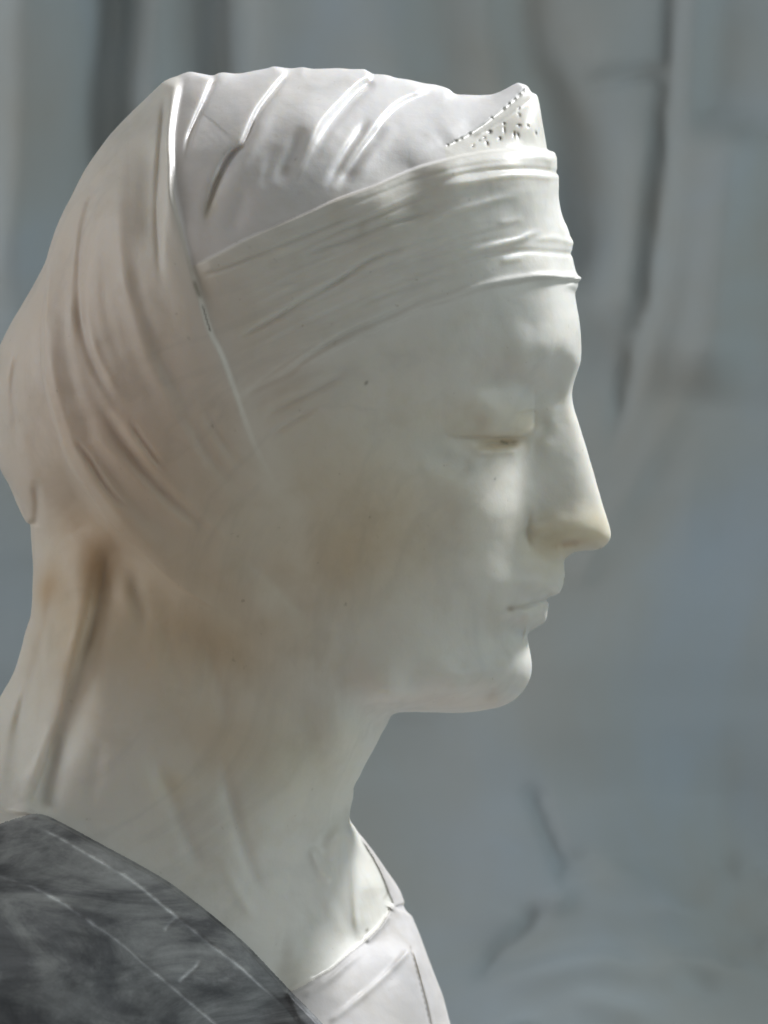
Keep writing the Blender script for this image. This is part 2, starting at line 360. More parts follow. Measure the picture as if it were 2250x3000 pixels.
xs2 = np.arange(GX0, GX1+1, G, dtype=float); ys2 = np.arange(GY0, GY1+1, G, dtype=float)
X2, Y2 = np.meshgrid(xs2, ys2)

def inflate(outline, depth_pts, mid_pts=None):
    poly = poly_resample(outline, 3)
    mf = lambda X, Y: inside(poly, X, Y)
    X4, Y4, u = poisson(mf)
    m = mf(X4, Y4)
    d = seg_dist(poly, X4, Y4); d = np.minimum(d, 85.0)
    sd = np.where(m, d, -d)
    # exact straight ramp at the rim, inflated shape further in
    ratio = np.where(m & (d > 3), u/np.maximum(d, 3), 0); wt = (m & (d > 3)).astype(float)
    rb, cov = 0, 0
    for sg, am in ((3.0, 1.0), (9.0, 1e-2), (24.0, 1e-4)):
        rb = rb+am*blur(ratio, sg); cov = cov+am*blur(wt, sg)
    rb = rb/(cov+1e-12)
    t = np.clip((d-14)/30, 0, 1); t = t*t*(3-2*t)
    U = np.where(m, sd*rb*(1-t)+u*t, sd*np.maximum(rb, 4))
    mid = None
    if mid_pts is not None:
        mid = tps([p[:2] for p in mid_pts], [p[2] for p in mid_pts], X4, Y4)
    vals = []
    for x, y, s in depth_pts:
        uu = float(bil(U, np.array([x]), np.array([y]), g=4)[0])
        if mid is not None: s = s - float(bil(mid, np.array([x]), np.array([y]), g=4)[0])
        vals.append(math.log(s*s/max(uu, 1.0)))
    q = tps([p[:2] for p in depth_pts], vals, X4, Y4, reg=2e-4)
    q = np.clip(q, -9, 4)
    Hh = U*np.exp(q)
    up = lambda a: blur(bil(a, X2, Y2, g=4), 1.3).astype(np.float32)
    return up(Hh)*1e-6, (up(mid)*1e-3 if mid is not None else np.zeros(X2.shape, np.float32)), -.75*K*up(sd)

HA, MA, OA = inflate(OUT_HEAD, PTS_HEAD)
# lowered upper lid: a domed shape with a clear rim in front and below
ex = (X2-1430)/136.0; ey = (Y2-1225)/np.where(Y2 > 1225, 58.0, 105.0)
e = np.clip(1-np.abs(ex)**5-np.where(ey > 0, np.abs(ey)**3.6, 0), 0, 1)
up_ = np.where(ey < 0, np.clip(1-ey*ey, 0, 1)**2, 1)
dome = blur((.0125*np.sqrt(e)*up_*np.clip((X2-1290)/230, 0, 1)**1.2).astype(np.float32), 1.3)
HA = np.where(HA > 1e-6, (np.sqrt(np.maximum(HA, 0))+dome)**2, HA).astype(np.float32)
HB, MB_, OB = inflate(OUT_CHEST, PTS_CHEST, PTS_CHEST_MID)
def grads(a):
    gy, gx = np.gradient(a, G*K); return gx.astype(np.float32), gy.astype(np.float32)
HAx, HAy = grads(HA); HBx, HBy = grads(HB); MBx, MBy = grads(MB_)
print('maps', round(time.time()-T0, 1))

# displacement of folds, edges and cuts
DM = np.zeros(X2.shape, np.float32)
def smooth_env(t, e0, e1):
    a = np.clip(t/max(e0, 1e-3), 0, 1); b = np.clip((1-t)/max(e1, 1e-3), 0, 1)
    a = a*a*(3-2*a); b = b*b*(3-2*b)
    return a*b
def stroke(kind, w, h, pts, fade, e0, e1, M=None):
    p = poly_resample(pts, 4 if fade < 150 else 2, closed=False)
    reach = w*2.8 if kind == 'r' else max(fade*2.0, w*4)
    x0 = max(0, int((p[:, 0].min()-reach-GX0)/G)); x1 = min(W2, int((p[:, 0].max()+reach-GX0)/G)+2)
    y0 = max(0, int((p[:, 1].min()-reach-GY0)/G)); y1 = min(H2, int((p[:, 1].max()+reach-GY0)/G)+2)
    X = X2[y0:y1, x0:x1]; Y = Y2[y0:y1, x0:x1]
    best = np.full(X.shape, 1e9, np.float32); side = np.zeros(X.shape, np.float32); tt = np.zeros(X.shape, np.float32)
    L = np.append(0, np.cumsum(np.hypot(*np.diff(p, axis=0).T))); tot = L[-1]
    Xf = X.astype(np.float32); Yf = Y.astype(np.float32)
    for i in range(len(p)-1):
        a = p[i]; ab = p[i+1]-a; l2 = max((ab**2).sum(), 1e-9)
        i0 = max(0, int((min(a[0], p[i+1][0])-reach-Xf[0, 0])/G)); i1 = int((max(a[0], p[i+1][0])+reach-Xf[0, 0])/G)+2
        j0 = max(0, int((min(a[1], p[i+1][1])-reach-Yf[0, 0])/G)); j1 = int((max(a[1], p[i+1][1])+reach-Yf[0, 0])/G)+2
        w_ = (slice(j0, j1), slice(i0, i1))
        dx = Xf[w_]-np.float32(a[0]); dy = Yf[w_]-np.float32(a[1]); abx, aby = np.float32(ab[0]), np.float32(ab[1])
        t = np.clip((dx*abx+dy*aby)/np.float32(l2), 0, 1)
        q = np.hypot(dx-t*abx, dy-t*aby)
        b = q < best[w_]
        best[w_] = np.where(b, q, best[w_]); side[w_] = np.where(b, np.sign(abx*dy-aby*dx), side[w_])
        tt[w_] = np.where(b, (L[i]+t*(L[i+1]-L[i]))/tot, tt[w_])
    env = smooth_env(tt, e0, e1)
    if kind == 'r':
        wob = 1+.16*np.sin(tt*tot/61.0+w)+.09*np.sin(tt*tot/27.0+h*3)
        v = h*env*np.exp(-(best/w)**2)*wob
    else:
        s = best*side
        z = np.clip(s/w, -1, 1); ramp = .5+.75*z-.25*z**3
        fall = np.exp(-(np.maximum(s*1.0, 0)/fade)**2)
        if h < 0:
            ramp = 1-ramp; fall = np.exp(-(np.maximum(-s, 0)/fade)**2); hh = -h
        else: hh = h
        v = hh*env*ramp*fall
    if M is None: DM[y0:y1, x0:x1] += v
    else: np.maximum(M[y0:y1, x0:x1], env*np.exp(-(best/w)**2), out=M[y0:y1, x0:x1])
for s in S:
    m_ = np.mean(s[3], axis=0)
    if 700 < m_[0] and 450 < m_[1] < 1180 and s[0] == 'r' and m_[1] > 1400-.85*m_[0]: s = (s[0], s[1], s[2]*.95)+s[3:]    # the headband is shallow work
    stroke(*s)
# families of finer folds that flow between the main edges
def arc(pts, n=14):
    p = poly_resample(pts, 4, closed=False); L = np.append(0, np.cumsum(np.hypot(*np.diff(p, axis=0).T)))
    t = np.linspace(0, L[-1], n); return np.stack([np.interp(t, L, p[:, 0]), np.interp(t, L, p[:, 1])], 1)
fr_ = random.Random(21)
def family(a, b, n, w0, w1, h0, h1, lo_=.05, hi_=.95, cut=.5):
    a, b = arc(a), arc(b)
    for i in range(n):
        k = lo_+(hi_-lo_)*(i+fr_.uniform(.15, .85))/n; dk = fr_.uniform(-.08, .08)
        kk = np.clip(k+dk*np.linspace(-1, 1, len(a)), .01, .99)[:, None]
        p = a*(1-kk)+b*kk
        i0 = int(fr_.uniform(0, cut)*4); i1 = len(p)-int(fr_.uniform(0, cut)*8)
        stroke('r', fr_.uniform(w0, w1), fr_.uniform(h0, h1)*fr_.choice((1, -1, -1)), p[i0:i1], 0, fr_.uniform(.15, .4), fr_.uniform(.2, .5))
family(BAND_TOP, BAND_LOW, 11, 5, 11, .14, .36)
family([(620,830),(720,790),(900,720),(1100,650)], [(700,1172),(760,1140),(900,1060),(1060,985)], 5, 5, 9, .2, .45)
MAINF = [(300,430),(262,600),(240,780),(244,946),(285,1090),(362,1253),(482,1410),(640,1560),(760,1650)]
family(MAINF, VEIL_EDGE, 8, 18, 36, .4, .9, .05, .85, .8)
family(SWEEP, MAINF, 4, 16, 30, .4, .8, .05, .95, .8)
family([(40,940),(0,1100),(10,1300),(70,1480)], SWEEP[:8], 3, 16, 26, .3, .6)
family([(422,1633),(560,1745),(760,1900)], [(700,1560),(860,1680),(1000,1800)], 5, 18, 34, .3, .6)
family([(360,1720),(400,1900),(440,2100)], [(620,1850),(680,2020),(740,2200)], 4, 24, 40, .4, .8)
HOLE = np.zeros(X2.shape, np.float32)
for hx, hy, ra, rb, an in HOLES:
    ra, rb = max(ra*.78, 2.4), max(rb*.85, 2.6)
    ca, sa = math.cos(an), math.sin(an)
    x0 = int((hx-24-GX0)/G); y0 = int((hy-24-GY0)/G); sl = (slice(y0, y0+26), slice(x0, x0+26))
    dx = X2[sl]-hx; dy = Y2[sl]-hy
    e = ((dx*ca+dy*sa)/ra)**2+((-dx*sa+dy*ca)/rb)**2
    HOLE[sl] = np.maximum(HOLE[sl], np.exp(-e**1.5*.7))
DM -= HOLE*.7
# hand-carved unevenness
rng = np.random.default_rng(4)
for sc, am in ((60, .35), (22, .12), (9, .05)):
    n = rng.standard_normal((H2//sc*2+8, W2//sc*2+8))
    n = blur(n, 1.0)
    v = bil(n, X2, Y2, g=sc); DM += (v/n.std()*am*.55).astype(np.float32)
DM = blur(DM, .8).astype(np.float32)*1e-3
print('strokes', round(time.time()-T0, 1))

# ================================================================== implicit solid
ZCUT = (1500-3350)*K
def coords(p):
    y = p[:, 1]; z = p[:, 2]
    w = np.clip((z+0.15)/0.04, 0, 1)
    ya = w*np.abs(y)+(1-w)*y
    f = DIST/(DIST-ya)
    return 1125-p[:, 0]*f/K, 1500-z*f/K, f     # world x points to image left
SA = np.ascontiguousarray(np.stack([HA, HAx, HAy, DM, OA], -1).astype(np.float32))
SB = np.ascontiguousarray(np.stack([MB_, HB, HBx, HBy, MBx, MBy, OB], -1).astype(np.float32))
def bilm(a, x, y):
    ix = np.clip((x-GX0)/G, 0, a.shape[1]-1.001); iy = np.clip((y-GY0)/G, 0, a.shape[0]-1.001)
    i = ix.astype(np.int32); j = iy.astype(np.int32)
    fx = (ix-i).astype(np.float32)[:, None]; fy = (iy-j).astype(np.float32)[:, None]
    f = a.reshape(-1, a.shape[2]); k = j*a.shape[1]+i; w = a.shape[1]
    t = f[k]; t = t+(f[k+1]-t)*fx
    b = f[k+w]; b = b+(f[k+w+1]-b)*fx
    return t+(b-t)*fy
def solid(p, want=False):
    u, v, f = coords(p)
    y = p[:, 1]
    a = bilm(SA, u, v)
    gx = a[:, 1]*f; gy = a[:, 2]*f
    fa = np.maximum((y*y-a[:, 0])/np.sqrt(4*y*y+gx*gx+gy*gy+1e-8), a[:, 4])
    fb = np.full(len(p), .05)
    k = np.nonzero(v > 2250)[0]
    if len(k):
        c = bilm(SB, u[k], v[k]); yb = y[k]-c[:, 0]
        bx = c[:, 2]+2*yb*c[:, 4]; by = c[:, 3]+2*yb*c[:, 5]
        fb[k] = np.maximum((yb*yb-c[:, 1])/np.sqrt(4*yb*yb+bx*bx+by*by+1e-8), c[:, 6])
    kk = 0.005
    h = np.clip(.5+.5*(fa-fb)/kk, 0, 1)
    F = fa*(1-h)+fb*h-kk*h*(1-h)-a[:, 3]
    F = np.maximum(F, ZCUT-p[:, 2])
    if want: return F, fa, fb, u, v
    return F
TET = np.array([(1, -1, -1), (-1, -1, 1), (-1, 1, -1), (1, 1, 1)], float)
def grad(p, e=2.5e-4, val=False):
    g = np.zeros_like(p); m = 0
    for t in TET:
        F = solid(p+t*e); g += F[:, None]*t; m = m+F
    g /= 4*e
    return (g, m/4) if val else g
def chunked(fn, p, n=400000):
    return np.concatenate([fn(p[i:i+n]) for i in range(0, len(p), n)])

h = 0.00140; B = 4
lo = np.array([-0.105, -0.175, ZCUT-0.006]); hi = np.array([0.250, 0.175, 0.203])
nb = np.ceil((hi-lo)/(h*B)).astype(int); nc = nb*B
bi = np.stack(np.meshgrid(*[np.arange(n) for n in nb], indexing='ij'), -1).reshape(-1, 3)
Fc = chunked(solid, lo+(bi+.5)*h*B)
bi = bi[np.abs(Fc) < h*B*2.8]
off = np.stack(np.meshgrid(*[np.arange(B+1)]*3, indexing='ij'), -1).reshape(-1, 3)
cells, corners = [], []
cor8 = np.array([(a, b, c) for a in (0, 1) for b in (0, 1) for c in (0, 1)])
o64 = np.stack(np.meshgrid(*[np.arange(B)]*3, indexing='ij'), -1).reshape(-1, 3)
idx8 = ((o64[:, None]+cor8[None])@np.array([(B+1)**2, B+1, 1]))
for i in range(0, len(bi), 3000):
    b = bi[i:i+3000]
    pt = lo+((b[:, None]*B+off[None]).reshape(-1, 3))*h
    F = solid(pt).reshape(len(b), -1)
    f8 = F[:, idx8]                                    # nblock,64,8
    act = (f8.min(-1) < 0) & (f8.max(-1) >= 0)
    k, j = np.nonzero(act)
    cells.append(b[k]*B+o64[j]); corners.append(f8[k, j])
cells = np.concatenate(cells); f8 = np.concatenate(corners)
cid = (cells[:, 0]*nc[1]+cells[:, 1])*nc[2]+cells[:, 2]
o = np.argsort(cid); cells, f8, cid = cells[o], f8[o], cid[o]
EDG = [(a, b) for a in range(8) for b in range(a+1, 8) if bin(a ^ b).count('1') == 1]
acc = np.zeros((len(cells), 3)); cnt = np.zeros(len(cells))
for a, b in EDG:
    fa, fb = f8[:, a], f8[:, b]; x = (fa < 0) != (fb < 0)
    t = np.where(x, fa/np.where(x, fa-fb, 1), 0)
    acc += np.where(x[:, None], cor8[a]+t[:, None]*(cor8[b]-cor8[a]), 0); cnt += x
V = lo+(cells+acc/cnt[:, None])*h
def find(c):
    ok = ((c >= 0) & (c < nc)).all(1)
    q = (c[:, 0]*nc[1]+c[:, 1])*nc[2]+c[:, 2]
    j = np.clip(np.searchsorted(cid, q), 0, len(cid)-1)
    return np.where(ok & (cid[j] == q), j, -1)
quads = []
for ax in range(3):
    far = 4 >> ax
    s0 = f8[:, 0] < 0; s1 = f8[:, far] < 0
    k = np.nonzero(s0 != s1)[0]
    e1 = np.eye(3, dtype=int)[(ax+1) % 3]; e2 = np.eye(3, dtype=int)[(ax+2) % 3]
    q = np.stack([k, find(cells[k]-e1), find(cells[k]-e1-e2), find(cells[k]-e2)], 1)
    q[~s0[k]] = q[~s0[k]][:, ::-1]
    quads.append(q[(q >= 0).all(1)])
Q = np.concatenate(quads)
def project(V, n):
    for _ in range(n):
        def stepf(p):
            g, F = grad(p, 2.5e-4, True)
            g2 = np.maximum((g*g).sum(1), .25)
            mv = -(F/g2)[:, None]*g
            l = np.linalg.norm(mv, axis=1, keepdims=True)
            return p+mv*np.minimum(1, .0008/np.maximum(l, 1e-9))
        V = chunked(stepf, V)
    return V
V = project(V, 1)
# one regular subdivision, then settle on the surface again
nV, nQ = len(V), len(Q)
ed = np.concatenate([Q[:, [0, 1]], Q[:, [1, 2]], Q[:, [2, 3]], Q[:, [3, 0]]]); ed.sort(1)
key = ed[:, 0].astype(np.int64)*nV+ed[:, 1]
uk, inv = np.unique(key, return_inverse=True)
ea, eb = uk//nV, uk % nV
inv = inv.reshape(4, nQ)+nV
fc = np.arange(nQ)+nV+len(uk)
# only the side the room sees is refined further; the rest stays as it is
V = np.concatenate([V, (V[ea]+V[eb])/2, V[Q].mean(1)])
Q = np.concatenate([np.stack([Q[:, i], inv[i], fc, inv[(i+3) % 4]], 1) for i in range(4)])
V = project(V, 2)
def nrm(p):
    g = grad(p, 2.2e-4); return g/np.maximum(np.linalg.norm(g, axis=1, keepdims=True), 1e-9)
N = chunked(nrm, V)
def info(p):
    F, fa, fb, u, v = solid(p, True); return np.stack([fb-fa, u, v], 1)
I = chunked(info, V); chest, U_, V_ = I[:, 0] < 0, I[:, 1], I[:, 2]
print('mesh', len(V), len(Q), round(time.time()-T0, 1))

# ================================================================== stone colour: veins, stains, and dirt with painted shade in cuts and holes
COL = np.ones((H2, W2, 3), np.float32)
def blob(x, y, rx, ry, an, rgb, a):
    ca, sa = math.cos(an), math.sin(an); r = max(rx, ry)*2.4+4
    x0 = max(0, int((x-r-GX0)/G)); y0 = max(0, int((y-r-GY0)/G)); sl = (slice(y0, int((y+r-GY0)/G)+1), slice(x0, int((x+r-GX0)/G)+1))
    dx, dy = X2[sl]-x, Y2[sl]-y
    e = ((dx*ca+dy*sa)/rx)**2+((-dx*sa+dy*ca)/ry)**2
    k = (a*np.exp(-e)).astype(np.float32)[..., None]
    COL[sl] *= 1-k+np.array(rgb, np.float32)*k
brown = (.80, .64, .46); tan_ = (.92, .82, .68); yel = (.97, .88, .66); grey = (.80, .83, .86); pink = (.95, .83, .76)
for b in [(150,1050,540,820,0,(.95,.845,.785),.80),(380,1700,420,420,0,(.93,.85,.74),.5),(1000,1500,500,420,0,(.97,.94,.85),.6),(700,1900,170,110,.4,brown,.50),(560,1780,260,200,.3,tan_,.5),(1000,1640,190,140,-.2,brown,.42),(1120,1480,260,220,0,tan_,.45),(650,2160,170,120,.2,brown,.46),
(140,1720,34,60,.2,brown,.75),(210,1800,110,240,.15,tan_,.7),(262,1870,16,75,.35,(.55,.43,.32),.45),(300,1640,80,130,.2,brown,.45),(225,1560,60,150,-.5,brown,.35),(450,1900,200,180,0,tan_,.45),  # browns under the veil hem: real stain, deepened to paint its shade
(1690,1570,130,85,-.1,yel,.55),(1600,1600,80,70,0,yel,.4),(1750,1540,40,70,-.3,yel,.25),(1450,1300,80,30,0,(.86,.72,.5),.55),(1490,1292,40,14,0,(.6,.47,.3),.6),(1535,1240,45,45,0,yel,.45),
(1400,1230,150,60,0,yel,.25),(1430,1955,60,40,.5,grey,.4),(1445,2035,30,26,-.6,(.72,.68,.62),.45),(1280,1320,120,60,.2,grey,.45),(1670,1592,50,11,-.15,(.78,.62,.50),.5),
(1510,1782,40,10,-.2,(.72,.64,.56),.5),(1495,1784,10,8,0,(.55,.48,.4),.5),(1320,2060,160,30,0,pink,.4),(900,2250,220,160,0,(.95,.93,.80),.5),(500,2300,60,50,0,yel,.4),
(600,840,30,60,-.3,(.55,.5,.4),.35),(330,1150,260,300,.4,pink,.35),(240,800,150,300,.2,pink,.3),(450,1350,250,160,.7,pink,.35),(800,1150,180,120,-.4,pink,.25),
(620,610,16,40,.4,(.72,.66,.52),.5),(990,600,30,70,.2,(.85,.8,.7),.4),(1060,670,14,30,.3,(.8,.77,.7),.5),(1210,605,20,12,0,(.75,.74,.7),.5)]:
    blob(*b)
COL *= 1-.74*np.clip(HOLE*1.2, 0, 1)[..., None]  # holes darkened in the colour: dirt plus painted depth shade
def lines(pts, w, rgb, a, e0=.1, e1=.1):
    M = np.zeros(X2.shape, np.float32); stroke('r', w, 1, pts, 0, e0, e1, M)
    k = (a*M)[..., None]; COL[:] = COL*(1-k+np.array(rgb, np.float32)*k)
dirt_shade = (.32, .28, .22)  # dark tone for specks and stitch marks, and for shade painted into grooves
lines([(565,815),(578,850),(590,880)], 6, dirt_shade, .7, .3, .3)
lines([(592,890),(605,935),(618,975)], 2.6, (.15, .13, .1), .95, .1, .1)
lines([(715,418),(735,375),(750,338)], 4, dirt_shade, .75, .3, .3)
lines(C1[1:], 6, (.6,.56,.48), .5, .3, .3)  # cap folds: dirt and painted shade make the grooves read deeper
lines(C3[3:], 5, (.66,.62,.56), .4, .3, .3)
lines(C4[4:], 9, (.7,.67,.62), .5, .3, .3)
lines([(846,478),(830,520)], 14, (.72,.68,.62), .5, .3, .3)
lines(BAND_TOP[2:8], 4, dirt_shade, .45, .2, .3)
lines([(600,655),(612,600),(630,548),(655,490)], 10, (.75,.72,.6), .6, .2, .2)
for q in range(14):
    x = 1203+q*4.6; y = 2776+q*18
    blob(x, y, 2.5, 6, -.25, dirt_shade, .55)
lines([(1120,2640),(1136,2609),(1118,2562),(1089,2507)], 4, dirt_shade, .35)
lines([(1462,1290),(1478,1296),(1492,1300)], 4, dirt_shade, .7, .3, .3)
lines(NECKLINE[3:13], 7, (.5,.48,.45), .35)
for x, y, r in [(1073,1122,4),(1758,1611,4.5),(1012,1770,2.5),(1450,1403,2.5),(1075,2725,4)]:
    blob(x, y, r, r*1.6, .6, (.2, .17, .13), .7)
rr = random.Random(8)
for _ in range(22):          # small pits and specks
    x = rr.uniform(450, 1500); y = rr.uniform(300, 1300); r = rr.uniform(1.5, 3.2)
    blob(x, y, r, r*rr.uniform(1, 2), rr.uniform(0, 3), dirt_shade, rr.uniform(.2, .5))

# ================================================================== regions -> parts
far = 5000
P_DRESS = [(x+4, y-6) for x, y in NECKLINE]+[(1040,far),(-2000,far),(-2000,2440)]
P_FRONT = list(FRONT_EDGE)+list(FAR_EDGE)+[(1026,2405),(1030,2360),(far,2360),(far,far),(900,far),(940,3010),(900,2962)]
P_BAND = list(BAND_TOP)+[(1900,446),(1900,824)]+list(BAND_LOW)[::-1]+[(700,1172)]+[(651,1040),(618,976),(591,886),(567,801)]
P_PANEL = list(PANEL_EDGE)+[(1560,230),(1800,230),(1800,444)]+[(1563,438),(1503,438),(1443,442),(1382,451),(1310,467)]
P_CAP = [(531,100)]+list(VEIL_EDGE[:8])+list(BAND_TOP)+[(1900,446),(1900,100)]
P_VEIL = [(531,0),(-3000,0),(-3000,1560),(60,1560),(131,1480)]+[(181,1302),(211,1374),(253,1440),(302,1513),(338,1555),(422,1633),(482,1690),(560,1745),(680,1815),(860,1560)]+list(VEIL_EDGE)[::-1]
P_VEIL = [(531,0),(-3000,0),(-3000,1541),(100,1541),(150,1500),(253,1440),(302,1513),(338,1555),(422,1633),(482,1690),(560,1745),(680,1815),(900,1700)]+list(VEIL_EDGE)[::-1]
P_FACE = [(700,1172),(742,1150)]+list(BAND_LOW)+[(3000,824),(3000,2300),(1135,2300),(1140,2095),(1000,2040),(820,1960),(680,1815),(900,1700),(860,1500),(790,1390)]
RM = np.full(X2.shape, 6, np.int8)          # 6 neck cloth
def inp(P): return inside(np.array(P, float), X2, Y2)
RM[inp(P_FACE)] = 0
RM[inp(P_VEIL)] = 1
RM[inp(P_CAP)] = 3
RM[inp(P_PANEL)] = 4
RM[inp(P_BAND)] = 2
LOW = Y2 > 2300
FRM = inp(P_FRONT) & LOW; DRM = inp(P_DRESS) & LOW
fu = U_[Q].mean(1); fv = V_[Q].mean(1); fchest = chest[Q].sum(1) >= 2
fi = np.clip(np.rint((fu-GX0)/G), 0, W2-1).astype(int); fj = np.clip(np.rint((fv-GY0)/G), 0, H2-1).astype(int)
reg = RM[fj, fi].astype(int)
low = fv > 2300
reg[fchest & low] = 5
reg[FRM[fj, fi] & fchest] = 8
reg[DRM[fj, fi]] = 7
# the edge of the dress follows its drawn line exactly
isd = (reg == 7)
va = np.zeros(len(V), bool); vb = np.zeros(len(V), bool); va[np.unique(Q[isd])] = True; vb[np.unique(Q[~isd & low])] = True
ei = np.nonzero(va & vb & (U_ > -200) & (U_ < 980))[0]
pl = poly_resample([(x+4, y-6) for x, y in NECKLINE], 6, closed=False)
bu = np.full(len(ei), 1e9); tx = np.zeros(len(ei)); ty = np.zeros(len(ei))
for i in range(len(pl)-1):
    a_ = pl[i]; ab = pl[i+1]-a_
    t = np.clip(((U_[ei]-a_[0])*ab[0]+(V_[ei]-a_[1])*ab[1])/(ab**2).sum(), 0, 1)
    qx = a_[0]+t*ab[0]; qy = a_[1]+t*ab[1]; dd = np.hypot(U_[ei]-qx, V_[ei]-qy)
    b_ = dd < bu; bu = np.where(b_, dd, bu); tx = np.where(b_, qx, tx); ty = np.where(b_, qy, ty)
ok = bu < 6
V[ei[ok], 0] -= (tx-U_[ei])[ok]*K*.96; V[ei[ok], 2] -= (ty-V_[ei])[ok]*K*.96
V[ei[ok]] = project(V[ei[ok]], 2); N[ei[ok]] = nrm(V[ei[ok]])
# distance to the nearest joint between parts, as a weight for the translucency (0 at the joint)
vmin = np.full(len(V), 99); vmax = np.full(len(V), -1)
for c in range(4): np.minimum.at(vmin, Q[:, c], reg); np.maximum.at(vmax, Q[:, c], reg)
near = (vmin != vmax).astype(np.float32)
JOINT = near.copy()
for _ in range(13):
    m = JOINT[Q].max(1)-.075
    for c in range(4): np.maximum.at(JOINT, Q[:, c], m)
TRANS = np.clip(1-JOINT*1.05, 0, 1); TRANS = TRANS*TRANS*(3-2*TRANS)
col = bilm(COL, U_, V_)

# ================================================================== materials
def mat(name): 
    m = bpy.data.materials.new(name); m.use_nodes = True
    nt = m.node_tree; b = nt.nodes['Principled BSDF']; return m, nt, b
def nd(nt, t, **kw):
    n = nt.nodes.new(t)
    for k, v in kw.items():
        if k in n.inputs: n.inputs[k].default_value = v
        else: setattr(n, k, v)
    return n
def ramp(nt, src, stops):
    r = nt.nodes.new('ShaderNodeValToRGB'); e = r.color_ramp.elements
    while len(e) < len(stops): e.new(.5)
    for q, (p, c) in zip(e, stops): q.position = p; q.color = (*c, 1) if len(c) == 3 else c
    nt.links.new(src, r.inputs['Fac']); return r.outputs['Color']
def mul(nt, a, b, f=1.0):
    m = nt.nodes.new('ShaderNodeMix'); m.data_type = 'RGBA'; m.blend_type = 'MULTIPLY'; m.inputs[0].default_value = f
    nt.links.new(a, m.inputs[6]); nt.links.new(b, m.inputs[7]); return m.outputs[2]

def white_marble(name, base, rough=.38, sss=1.0, vein=.5):
    m, nt, b = mat(name)
    tc = nd(nt, 'ShaderNodeTexCoord'); at = nd(nt, 'ShaderNodeAttribute', attribute_name='stone_colour')
    n1 = nd(nt, 'ShaderNodeTexNoise', Scale=9.0, Detail=5.0, Roughness=.55, Distortion=.6)
    n2 = nd(nt, 'ShaderNodeTexNoise', Scale=55.0, Detail=6.0, Roughness=.6, Distortion=.3)
    n3 = nd(nt, 'ShaderNodeTexNoise', Scale=900.0, Detail=3.0, Roughness=.6)
    n4 = nd(nt, 'ShaderNodeTexNoise', Scale=260.0, Detail=2.0)
    for n in (n1, n2, n3, n4): nt.links.new(tc.outputs['Object'], n.inputs['Vector'])
    c1 = ramp(nt, n1.outputs['Fac'], [(.3, (.93, .91, .86)), (.5, (1, 1, 1)), (.72, (.93, .955, .97))])
    c2 = ramp(nt, n2.outputs['Fac'], [(.28, (.90, .88, .84)), (.5, (1, 1, 1)), (1, (1, 1, 1))])
    c3 = ramp(nt, n4.outputs['Fac'], [(.18, (.6, .57, .5)), (.27, (1, 1, 1)), (1, (1, 1, 1))])
    rgb = nd(nt, 'ShaderNodeRGB'); rgb.outputs[0].default_value = (*base, 1)
    c = mul(nt, rgb.outputs[0], at.outputs['Color'])
    n5 = nd(nt, 'ShaderNodeTexNoise', Scale=6.5, Detail=7.0, Roughness=.55, Distortion=1.6); nt.links.new(tc.outputs['Object'], n5.inputs['Vector'])
    c5 = ramp(nt, n5.outputs['Fac'], [(.455, (1, 1, 1)), (.495, (.86, .865, .87)), (.53, (1, 1, 1))])
    c = mul(nt, c, c5, .36)
    c = mul(nt, c, c1, vein); c = mul(nt, c, c2, vein); c = mul(nt, c, c3, .5)
    nt.links.new(c, b.inputs['Base Color'])
    sw = nd(nt, 'ShaderNodeMath', operation='MULTIPLY'); sw.inputs[1].default_value = sss
    nt.links.new(at.outputs['Alpha'], sw.inputs[0]); nt.links.new(sw.outputs[0], b.inputs['Subsurface Weight'])
    b.inputs['Subsurface Radius'].default_value = (1.0, .85, .65)
    b.inputs['Subsurface Scale'].default_value = .0050
    b.subsurface_method = 'RANDOM_WALK'
    b.inputs['Specular IOR Level'].default_value = .36
    r = nd(nt, 'ShaderNodeMapRange'); r.inputs['From Min'].default_value = .3; r.inputs['From Max'].default_value = .7
    r.inputs['To Min'].default_value = rough-.09; r.inputs['To Max'].default_value = rough+.12
    nt.links.new(n2.outputs['Fac'], r.inputs['Value']); nt.links.new(r.outputs[0], b.inputs['Roughness'])
    bp = nd(nt, 'ShaderNodeBump', Strength=.10, Distance=.0004); nt.links.new(n3.outputs['Fac'], bp.inputs['Height'])
    bp2 = nd(nt, 'ShaderNodeBump', Strength=.09, Distance=.0010); nt.links.new(n4.outputs['Fac'], bp2.inputs['Height'])
    nt.links.new(bp.outputs[0], bp2.inputs['Normal']); nt.links.new(bp2.outputs[0], b.inputs['Normal'])
    return m
M_SKIN = white_marble('face_marble', (.80, .788, .742))
M_CLOTH = white_marble('cloth_marble', (.80, .788, .742), .44)
M_CAP = white_marble('cap_marble', (.81, .80, .80), .42, .7)
M_CHEM = white_marble('chemise_marble', (.80, .788, .742))

